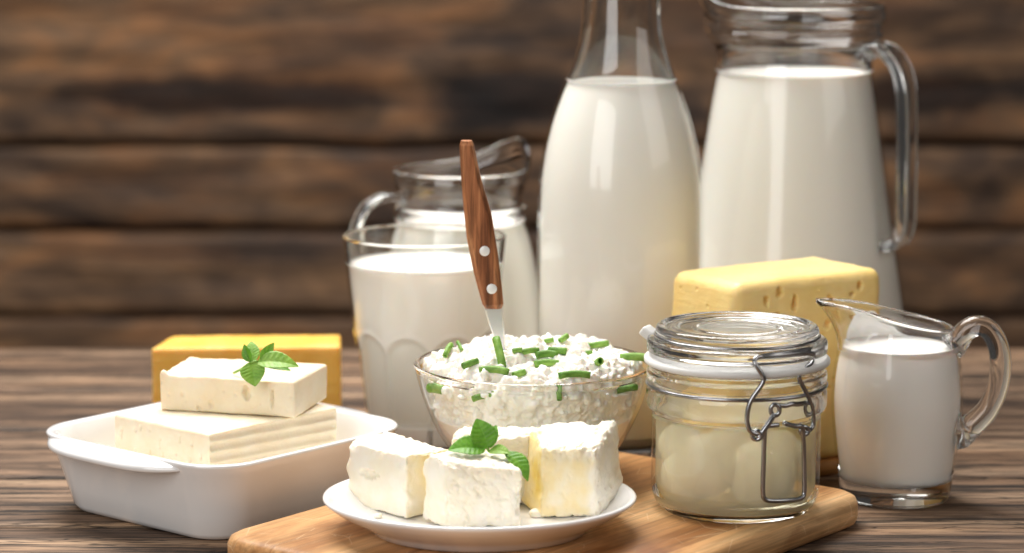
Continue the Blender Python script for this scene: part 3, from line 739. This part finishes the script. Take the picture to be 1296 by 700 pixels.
CH = [
 (632, 453, -75, .021, 'upright green chive piece right at the tip of the knife blade', .5, .0029),
 (567, 446, 70, .012, 'dark chive piece at the far left edge of the curds', .5, .0022),
 (582, 440, 110, .010, 'thin bright chive sliver just right of the leftmost curds', .5, .0014),
 (595, 463, 30, .011, 'short pale chive piece left of the knife on the curds', .2, .0024),
 (625, 473, -16, .0185, 'long chive piece lying below the knife tip on the curds', 0, .0026),
 (657, 476, 40, .009, 'short curled chive piece right of the long one near the rim', .1, .0025),
 (655, 446, 12, .006, 'tiny chive piece half sunk in the curds right of the blade', .1, .0020),
 (668, 448, 20, .014, 'slanted chive piece right of the knife, upper of its neighbours', .1, .0021),
 (692, 453, 0, .014, 'upper of two parallel chive pieces in the middle of the curds', 0, .0026),
 (692, 464, 3, .016, 'lower of two parallel chive pieces in the middle of the curds', 0, .0026),
 (706, 447, -20, .012, 'chive piece slanting down right above the parallel pair', 0, .0026),
 (713, 431, 50, .008, 'chive piece on the crest of the curds at the back', .3, .0022),
 (695, 433, 0, .006, 'smallest chive piece at the back crest of the curds', .2, .0018),
 (757, 439, 10, .014, 'long chive piece at the back right of the curds', .1, .0024),
 (744, 449, 10, .006, 'tiny round chive piece under the long back right one', .1, .0018),
 (757, 462, 10, .008, 'ring shaped chive piece showing its hollow end on the right', .1, .0027),
 (727, 478, 6, .020, 'broken chive piece near the front right of the rim', .0, .0024),
 (803, 456, -6, .018, 'chive piece at the far right of the curds near the jar', 0, .0028),
 (614, 507, 12, .016, 'chive piece pressed behind the glass at the left front of the bowl', 0, .0022),
 (708, 501, 90, .009, 'small upright chive piece behind the glass at the bowl front', .8, .0021),
 (793, 495, 20, .014, 'chive piece behind the glass at the right of the bowl', .1, .0023),
 (553, 496, -35, .012, 'pale wide chive piece pressed to the left side of the bowl glass', 0, .0034),
]
for px, py, ang, ln, lab, tl, r in CH:
    chive(px, py, ang, ln, lab, r=r, tilt=tl, end=('ring shaped' in lab))

# knife with wooden handle, stuck in the curds
kY = bY
K = thing('spreading_knife', 'small knife with riveted brown wooden handle stuck upright in cottage cheese', 'knife', aty(634, 440, kY))
kr = aty(634, 440, kY)
def kp(x, y, dy=0.0): return aty(x, y, kY+dy)-kr
def lerp_tab(tab, y): return float(np.interp(y, [q[0] for q in tab], [q[1] for q in tab]))
lft = [(178, 581.5), (230, 584), (265, 587), (300, 590.5), (345, 599.5), (391, 612)]
rgt = [(178, 599), (200, 603), (225, 608.5), (270, 622), (320, 630), (360, 635), (388, 637.5)]
rows = []; ys = np.linspace(178, 390, 40)
for i, y in enumerate(ys):
    a, b = lerp_tab(lft, y), lerp_tab(rgt, y)
    hw = (b-a)/2; cx_ = (a+b)/2; t = i/(len(ys)-1); th = 0.0042+0.0018*math.sin(math.pi*min(1, .25+t*.75))
    e = 0.80 if i in (0, len(ys)-1) else 1.0
    lp = []
    for ux, uy in ((-1, -.30), (-.62, -1), (.62, -1), (1, -.30), (1, .5), (.6, 1), (-.6, 1), (-1, .5)):
        q = kp(cx_+ux*hw*e, y + 2.0*ux*0, 0); q = q + np.array((0, uy*th*e, 0)); lp.append(q)
    rows.append(lp)
v, f = loft([rows[0]]+rows+[rows[-1]])
o = fix_normals(mesh('handle', v, f, M_HANDLE, K, smooth=False))
bv_ = o.modifiers.new('edge', 'BEVEL'); bv_.width = .0006; bv_.segments = 2; bv_.limit_method = 'ANGLE'; bv_.angle_limit = R(25)
bl_rows = []
for y, a, b in ((386, 616, 636), (392, 613.5, 637), (405, 617, 637.5), (425, 624, 639), (445, 628, 642), (470, 628, 646), (500, 630, 650), (525, 638, 648)):
    th = .0011
    bl_rows.append([kp(a, y)+np.array((0, 0, 0)), kp(a+2, y)+np.array((0, -th, 0)), kp(b-2, y)+np.array((0, -th, 0)), kp(b, y), kp(b-2, y)+np.array((0, th, 0)), kp(a+2, y)+np.array((0, th, 0))])
v, f = loft(bl_rows); fix_normals(mesh('blade', v, f, M_STEEL, K, smooth=False))
for x, y in ((613.5, 316), (622.5, 364)):
    t = (y-178)/212; th = 0.0042+0.0018*math.sin(math.pi*min(1, .25+t*.75))
    v, f = lathe([(0, -.0003), (.0030, -.0003), (.0030, .0002), (.0027, .00035), (0, .0004)], 28)
    v = np.stack([v[:, 0], -v[:, 2]-th, v[:, 1]], 1) + kp(x, y)
    fix_normals(mesh('rivet', v, f, NT('rivet_metal').set(Base_Color=rgb((0.86, 0.86, 0.85)), Metallic=0.35, Roughness=0.45).m, K))

# ------------------------------------------------------------------ clip jar
jc, jY = 930, 1.4295
J0 = at(930, 641, BT); jY = J0[1]
JR = thing('clip_jar', 'squat glass clip jar with wire clasp holding mozzarella balls in whey', 'jar', (J0[0], jY, BT))
def jprof(pts): return [(r, z-BT) for r, z in prof(jc, jY, pts)]
def jz(y): return aty(jc, y, jY)[2]-BT
J = lambda pts: jprof(pts)
out = J([(0, 641)]) ; jm = pxm(jc, 560, jY)
po = [(0, 641), (84, 641.5), (84, 641.5), (92, 640), (101, 631), (106, 616), (106.5, 600), (106.5, 540), (106.5, 522), (107.5, 518), (112, 513), (114, 507), (114, 493), (112.5, 487), (110.5, 484), (112.5, 481), (114, 476), (114, 469), (111, 466), (111, 460)]
pi_ = [(104, 460), (103.5, 470), (103.5, 505), (101, 516), (100.5, 526), (100.5, 600), (99, 614), (93, 625), (80, 632), (0, 633)]
jp = smooth_prof(J(po), 4) + smooth_prof(J(pi_), 4)
jp = [(r, max(z, 0.0002)) for r, z in jp]
v, f = lathe(jp, 128); thin_zone(mesh('jar_body', v, f, M_GLASS_GREEN, JR), jz(622), jz(524))
v, f = lathe(J([(104.5, 458.5), (116, 457.5), (117.5, 456), (117.5, 452), (116, 450.5), (104.5, 445)]), 96, True)
seal = fix_normals(mesh('rubber_seal', v, f, M_SEAL, JR))
tb_a = R(200)
V, N_, Fa, U = rbox(.012, .010, .0055, .0012, .001)
tb = np_mesh('pull_tab', V, Fa, M_SEAL, seal); tb.location = (119/jm*math.cos(R(155))-.000, 119/jm*math.sin(R(155)), jz(438)); tb.rotation_euler = (0, R(-35), R(155))
lp_ = [(0, 440), (60, 440), (92, 440), (98, 442.6), (112, 442.6), (114, 440), (114, 431), (112, 427.5), (104, 426), (101.5, 424.5), (101.5, 422), (103, 420.5), (103.5, 417), (102, 412.5), (98.5, 410.3), (93, 411.2), (90, 413.2), (84, 413.8), (80, 413.0), (76, 412.8), (72, 413.8), (58, 414.2), (55, 413.3), (51, 413.3), (48, 414.3), (20, 414.3), (0, 414.3)]
v, f = lathe(smooth_prof(J(lp_), 3), 128); mesh('lid', v, f, M_GLASS, JR)
def ring(name, y, hw, rad): 
    P = [(hw/jm*math.cos(a), hw/jm*math.sin(a), jz(y)) for a in np.linspace(0, 2*math.pi, 97)[:-1]]
    return tube(name, P, rad, M_WIRE, JR, closed=True, raw=True, n=10)
ring('lid_wire', 423.3, 103.2, .00085); ring('neck_wire', 484, 112.6, .0011)
def jp3(x, y, hw):
    """point of the photo on the front of a cylinder of hw pixels radius round the jar axis."""
    X = (x-jc)/jm; Rr = hw/jm; dy = -math.sqrt(max(1e-9, Rr*Rr-X*X)); q = aty(x, y, jY+dy)
    return np.array((q[0]-J0[0], dy, q[2]-BT))
CL = bpy.data.objects.new('clasp', None); COL.objects.link(CL); CL.parent = JR
wr = .00135
def wire(name, P, k=6, r=wr): return tube(name, [jp3(*q) for q in P], r, M_WIRE, CL, k=k)
wire('bail', [(962, 549, 121), (955, 549, 122), (948, 543, 122), (945.5, 528, 122), (950, 508, 122), (964, 487, 123), (966, 477, 123), (957, 463, 121), (955.5, 455, 117), (962, 451.5, 114), (975, 451, 112), (1000, 448.5, 112), (1018, 447, 112), (1026, 450, 113), (1027, 459, 118), (1013, 472, 121), (1012, 481, 122), (1023, 503, 121), (1029, 524, 119), (1028, 540, 118), (1020, 548, 119)])
wire('link', [(979, 526, 121), (973, 536, 122), (965, 547, 122), (960, 554, 121)], r=wr*1.15)
wire('cross_bar', [(986, 513, 120), (994, 513.5, 120), (1002, 511.5, 120), (1010, 511.5, 119), (1018, 510, 118)])
# the loops the wires hook through sit on the same bar
def loop(cx_, cy_, r, hw, tw=1.0):
    P = [jp3(cx_+r*math.cos(a)*tw, cy_+r*math.sin(a), hw+2*math.cos(a)) for a in np.linspace(0, 2*math.pi, 15)[:-1]]
    return tube('wire_loop', P, wr*.95, M_WIRE, CL, closed=True, k=2)
loop(981, 519, 7.0, 120, .8); loop(1022, 517, 7.5, 117, .75); loop(957.5, 551, 5.5, 121); loop(1018, 545, 5.0, 119)
lw = [(985, 538, 120), (978, 538.5, 121), (969.5, 541, 122), (967.5, 552, 121), (966.5, 585, 118), (965.5, 622, 117), (968.5, 632, 117), (978, 634, 117), (996, 633.5, 117), (1011, 631.5, 117), (1017, 627, 117), (1018, 615, 117), (1017.5, 580, 117), (1016.5, 552, 120), (1014.5, 540, 121), (1006, 539.5, 120), (992, 535.5, 120)]
wire('lever', lw)
# whey and mozzarella
wt = 521
wp = J([(0, 632.6), (80, 631.6), (93.4, 624.6), (99.4, 613.6), (101, 600), (101, 526), (101, wt), (96, wt+.5), (0, wt+.5)])
v, f = lathe(smooth_prof(wp[:6], 4)+wp[6:], 96)
o = mesh('cheese_whey', v, f, M_WHEY); o.location = (J0[0], jY, BT); tag(o, 'cloudy yellowish whey filling the clip jar', 'whey')
balls = [(882, 592, -.026, .0175, 'pale mozzarella ball in the jar, upper left one behind the glass'), (848, 628, -.012, .0165, 'mozzarella ball low at the left side of the jar'),
         (966, 628, -.022, .0190, 'large mozzarella ball low behind the wire lever of the jar'), (835, 563, -.001, .0125, 'mozzarella ball near the left wall high in the jar'),
         (930, 570, .016, .018, 'mozzarella ball deep in the middle of the jar'), (985, 580, .012, .017, 'mozzarella ball deep at the right of the jar')]
for x, y, dy, r, lab in balls:
    q = aty(x, y, jY+dy); lx, ly = q[0]-J0[0], dy
    lim = 98.5/jm - r; d = math.hypot(lx, ly)
    if d > lim: lx, ly = lx*lim/d, ly*lim/d
    lz = max(q[2]-BT, r+jz(631))
    bm = bmesh.new(); bmesh.ops.create_icosphere(bm, subdivisions=4, radius=r)
    P = np.array([p_.co for p_ in bm.verts]); s = 1+.06*fbm(P+x, 60, 3)
    for p_, k in zip(bm.verts, s): p_.co *= k
    me = bpy.data.meshes.new('mozzarella_ball'); bm.to_mesh(me); bm.free()
    o = link('mozzarella_ball', me, M_MOZZ); o.location = (J0[0]+lx, jY+ly, BT+lz); tag(o, lab, 'mozzarella', 'mozzarella balls in the jar')

# ------------------------------------------------------------------ milk bottle
bY2 = 1.668; bx = aty(785, 300, bY2)[0]
po = prof(785, bY2, [(94, 545), (102, 538), (105, 525), (105, 430), (105, 300), (104, 240), (100, 200), (91, 158), (79, 122), (66, 90), (57, 62), (52, 36), (50, 0), (50, -45), (50, -60)])
z0 = 0.0004
po = [(0, z0), (.040, z0), (.046, z0), (po[0][0], .004)] + po[1:]
wl = .0024
mo = [(po[-1][0]+.004, po[-1][1]+.002), (po[-1][0]+.006, po[-1][1]+.008), (po[-1][0]+.005, po[-1][1]+.016), (po[-1][0]+.001, po[-1][1]+.019), (po[-1][0]-wl, po[-1][1]+.017)]
pi_ = [(r-wl, z) for r, z in reversed(po[5:])] + [(po[4][0]-wl-.001, .014), (.040, .008), (0, .007)]
v, f = lathe(smooth_prof(po+mo, 6) + smooth_prof(pi_, 6), 112)
o = thin_zone(mesh('milk_bottle', v, f, M_GLASS_GREEN), .012, aty(785, 102, bY2)[2]+.0012); o.location = (bx, bY2, 0); tag(o, 'tall glass milk bottle with narrow neck behind the bowl', 'bottle')
def milk(name, inner, ztop, loc, label, m=M_MILK, over=.0004, n=96, men=.0012):
    """liquid against an inner profile that runs from the top down to the axis."""
    q = [(r, z) for r, z in inner if z < ztop]; rt = float(np.interp(ztop, [z for r, z in reversed(inner)], [r for r, z in reversed(inner)]))
    pr = [(0, ztop-men), (rt*.7, ztop-men*.95), (rt*.93, ztop-men*.6), (rt+over, ztop)] + [(r+over if r > 0 else 0, z-over) for r, z in q]
    v, f = lathe(pr, n); o = mesh(name, v, f, m); fix_normals(o); o.location = loc; return tag(o, label, 'milk')
ip = smooth_prof(pi_, 6)
milk('bottled_milk', ip, aty(785, 102, bY2)[2], (bx, bY2, 0), 'white milk filling the tall bottle up to its shoulder')

# ------------------------------------------------------------------ glass jugs with milk
def jug(cx, Y, po_px, wall, handle, haz, hwid, hth, spout_az, sp_up, sp_out, ztop_y, label, lab_milk, zspout):
    s = 1/pxm(cx, 200, Y); X = aty(cx, 200, Y)[0]
    J = thing('glass_jug', label, 'jug', (X, Y, 0))
    po = prof(cx, Y, po_px); rb = po[0][0]
    po = [(0, .0004), (rb*.9, .0004), (rb*.98, .0015)] + po
    pi_ = [(r-wall, z) for r, z in reversed(po[4:])] + [(rb-wall*1.8, .011), (rb*.6, .0075), (0, .007)]
    rt, zt = po[-1]
    top = [(rt+.0002, zt+.0016), (rt-wall*.5, zt+.0030), (rt-wall*.95, zt+.0018)]
    v, f = lathe(smooth_prof(po, 6)+top+smooth_prof(pi_, 6), 128)
    zs_ = aty(cx, zspout, Y)[2]
    az = np.arctan2(v[:, 1], v[:, 0]); d = np.abs((az-spout_az+math.pi) % (2*math.pi)-math.pi)
    wgt = np.exp(-(d/.62)**2)*np.clip((v[:, 2]-zs_)/(zt-zs_), 0, 1.2)**1.4*(np.hypot(v[:, 0], v[:, 1]) > .02)
    v[:, 0] += math.cos(spout_az)*wgt*sp_out; v[:, 1] += math.sin(spout_az)*wgt*sp_out; v[:, 2] += wgt*sp_up
    thin_zone(mesh('jug_body', v, f, M_GLASS, J), .012, aty(cx, ztop_y, Y)[2]+.0012)
    P = [(u*s*math.cos(haz), u*s*math.sin(haz), aty(cx, y, Y)[2]) for u, y in handle]
    bn = (-math.sin(haz), math.cos(haz), 0)
    def sec(t):
        wv = hwid*(1-.25*math.sin(math.pi*t)) ; k = []
        for j in range(20):
            a = 2*math.pi*j/20; c, s_ = math.cos(a), math.sin(a)
            k.append((hth/2*np.sign(c)*abs(c)**.55, wv/2*np.sign(s_)*abs(s_)**.45))
        return k
    vv, ff = sweep(spline(P, 8), sec, binormal=bn); fix_normals(mesh('handle', vv, ff, M_GLASS, J))
    milk('jug_milk', smooth_prof(pi_, 6), aty(cx, ztop_y, Y)[2], (X, Y, 0), lab_milk)
    return J
jug(1003, 1.80, [(158, 508), (160, 490), (157, 460), (146, 394), (123, 244), (108, 140), (100.5, 96), (98.5, 84), (98, 70), (101, 58), (108, 50), (112, 44), (112.5, 40), (110, 35), (111, 29), (115.5, 22), (116, 16), (114, 10)], .0028,
    [(94, 68), (106, 58), (122, 60), (138, 76), (148, 104), (151, 160), (152, 220), (152, 266), (149, 286), (142, 297), (129, 300)], R(-28), .036, .0085,
    R(152), .030, .012, 90, 'large glass jug of milk with tall strap handle behind the yellow cheese', 'white milk filling the large jug', 58)
jug(582, 1.80, [(112, 506), (114, 490), (112, 470), (108, 410), (101, 350), (93, 308), (85, 284), (82, 276), (83.5, 270), (83, 262), (79, 256), (79.5, 244), (83, 234), (86.5, 228), (86.5, 223), (85, 219)], .0026,
    [(76, 252), (90, 245), (108, 247), (126, 259), (138, 284), (139, 320), (134, 355), (124, 378), (106, 384)], R(200), .018, .0058,
    R(42), .015, .008, 280, 'smaller glass milk jug with curved handle behind the milk tumbler', 'white milk filling the smaller jug', 258)

# ------------------------------------------------------------------ faceted tumbler
gY = at(537, 560, 0)[1]; gx = aty(537, 300, gY)[0]
po = prof(537, gY, [(68, 560), (72, 552), (79, 515), (84.5, 470), (90, 418), (93, 395), (97, 360), (103, 304), (103.2, 299)])
rb = po[0][0]; po = [(0, .0004), (rb*.9, .0004), (rb*.97, .0012)] + po
wl = .0026
pi_ = [(r-wl, z) for r, z in reversed(po[4:])] + [(rb-wl*1.6, .016), (rb*.6, .013), (0, .0125)]
rt, zt = po[-1]
v, f = lathe(smooth_prof(po, 10)+[(rt-.0004, zt+.0010), (rt-wl*.5, zt+.0014), (rt-wl*.95, zt+.0008)]+smooth_prof(pi_, 6), 180)
zarch = aty(537, 414, gY)[2]; nf = 9; ph = R(-90+7)
no = len(smooth_prof(po, 10))*180
def facets(v, isout, amp):
    rad = np.hypot(v[:, 0], v[:, 1]); az = np.arctan2(v[:, 1], v[:, 0]); t = ((az-ph)/(2*math.pi/nf)) % 1.0; q = 2*np.abs(t-0.5)
    ztopf = zarch - .011*q**2.4; ins = np.clip((ztopf-v[:, 2])/.0018, 0, 1)*isout
    dep = amp*(.0022*ins*np.clip((1-q)/.14, 0, 1)**.7 - .0008*isout*np.exp(-((v[:, 2]-ztopf)/.0016)**2))
    k = (rad-dep)/np.maximum(rad, 1e-6); v[:, 0] *= k; v[:, 1] *= k
facets(v, (np.arange(len(v)) < no) & (np.hypot(v[:, 0], v[:, 1]) > rb*.95), 1.0)
o = mesh('glass_tumbler', v, f, M_GLASS_GREEN); o.location = (gx, gY, 0); tag(o, 'faceted glass tumbler of milk behind the cottage cheese bowl', 'tumbler')
thin_zone(o, .016, aty(537, 331, gY)[2]+.0012)
o = milk('tumbler_milk', smooth_prof(pi_, 12), aty(537, 331, gY)[2], (gx, gY, 0), 'white milk filling the faceted tumbler', n=180)
mv = np.array([q.co for q in o.data.vertices]); facets(mv, (np.hypot(mv[:, 0], mv[:, 1]) > rb*.8) & (mv[:, 2] > .018), 0.8)
o.data.vertices.foreach_set('co', mv.astype(np.float32).reshape(-1)); o.data.update()

# ------------------------------------------------------------------ cream jug
cY = at(1135, 629, 0)[1]; cX = aty(1135, 520, cY)[0]; cm = pxm(1135, 520, cY)
po = prof(1136, cY, [(67.5, 629), (69, 624), (72, 600), (78, 560), (82, 520), (82.5, 495), (80, 465), (75, 440), (71.5, 425), (70, 416), (70, 410)])
po = [(0, .0004), (.0290, .0004), (.0312, .0010)] + [(po[0][0], .0022)] + po[1:]
wl = .0022; zb = aty(1136, 598, cY)[2]
pi_ = [(r-wl, z) for r, z in reversed(po[5:])] + [(po[5][0]-wl-.0035, zb+.0015), (.022, zb), (0, zb-.0003)]
rt, zt = po[-1]
cv, cf = lathe(smooth_prof(po, 6)+[(rt+.0004, zt+.0012), (rt-wl*.5, zt+.0022), (rt-wl*1.0, zt+.0010)]+smooth_prof(pi_, 6), 128)
def pour(v):
    sa_ = R(186); az = np.arctan2(v[:, 1], v[:, 0]); d = np.abs((az-sa_+math.pi) % (2*math.pi)-math.pi)
    z1 = aty(1136, 452, cY)[2]; t = np.clip((v[:, 2]-z1)/(zt-z1), 0, 1.15)
    upw = ((1+np.cos(d))/2)**1.3*t**1.2; ow = np.exp(-(d/.42)**2)*t**2.2
    off = np.hypot(v[:, 0], v[:, 1]) > .02
    v = v.copy()
    v[:, 0] += off*ow*math.cos(sa_)*.0150; v[:, 1] += off*ow*math.sin(sa_)*.0150
    pinch = off*np.exp(-((d-.75)/.3)**2)*t**2*.05; v[:, 1] *= 1-pinch
    v[:, 2] += off*(upw*.0100 + ow*.0015 - .006*t*(1-upw)*0.5)
    return v
CJ = thing('cream_jug', 'small glass cream jug with pouring lip and thick curved handle at right', 'jug', (cX, cY, 0))
thin_zone(mesh('jug_body', pour(cv), cf, M_GLASS, CJ), zb+.001, aty(1136, 438, cY)[2])
ha = R(-14); hs = 1/cm/math.cos(ha)
hp = [(64, 437), (72, 428), (82, 414), (95, 408), (109, 413), (120, 432), (124, 460), (120, 488), (110, 512), (96, 529), (82, 540), (74, 541)]
P = [((u)*hs*math.cos(ha), (u)*hs*math.sin(ha), aty(1136, y, cY)[2]) for u, y in hp]
def sec(t):
    r = np.interp(t, [0, .06, .14, .3, .7, .86, .94, 1], [.0085, .0078, .0064, .0061, .0064, .0076, .0108, .0120]); return circle(r, 20)
vv, ff = sweep(spline(P, 8), sec, binormal=(-math.sin(ha), math.cos(ha), 0)); fix_normals(mesh('handle', vv, ff, M_GLASS, CJ))
crm = milk('cream', smooth_prof(pi_, 6), aty(1136, 436, cY)[2], (cX, cY, 0), 'thick white cream filling the small jug', M_CREAM)
crm['category'] = 'cream'
# film of cream on the inside of the lip
n1, n2 = 30, 16; fv, ffc = [], []
zi = aty(1136, 438, cY)[2]
for i in range(n1+1):
    a = R(62+ 92*i/n1)
    top = .0125*math.sin(math.pi*(i/n1)**1.6)**.8 + .0008*math.sin(i*.9)*math.sin(math.pi*i/n1)
    for j in range(n2+1):
        z = zi-.002 + (top+.002)*j/n2; r = np.interp(z, [q[1] for q in reversed(pi_)], [q[0] for q in reversed(pi_)])
        fv.append((r*math.cos(a), r*math.sin(a), z))
fv = pour(np.array(fv)); rr_ = np.hypot(fv[:, 0], fv[:, 1])
inn = fv.copy(); th = np.array([.0011*math.sqrt(max(0, 1-((j/n2)*1.0)**2))+.0001 for i in range(n1+1) for j in range(n2+1)])
inn[:, 0] *= (rr_-th)/rr_; inn[:, 1] *= (rr_-th)/rr_
fv[:, 0] *= (rr_+.0003)/rr_; fv[:, 1] *= (rr_+.0003)/rr_
k = len(fv); W_ = n2+1
for i in range(n1):
    for j in range(n2):
        g = (i*W_+j, (i+1)*W_+j, (i+1)*W_+j+1, i*W_+j+1); ffc.append(g); ffc.append(tuple(q+k for q in reversed(g)))
for i in range(n1):
    for j in (0, n2): ffc.append((i*W_+j, (i+1)*W_+j, k+(i+1)*W_+j, k+i*W_+j))
for j in range(n2):
    for i in (0, n1): ffc.append((i*W_+j, i*W_+j+1, k+i*W_+j+1, k+i*W_+j))
fix_normals(mesh('cream_film', np.concatenate([fv, inn]), ffc, M_CREAM, crm))
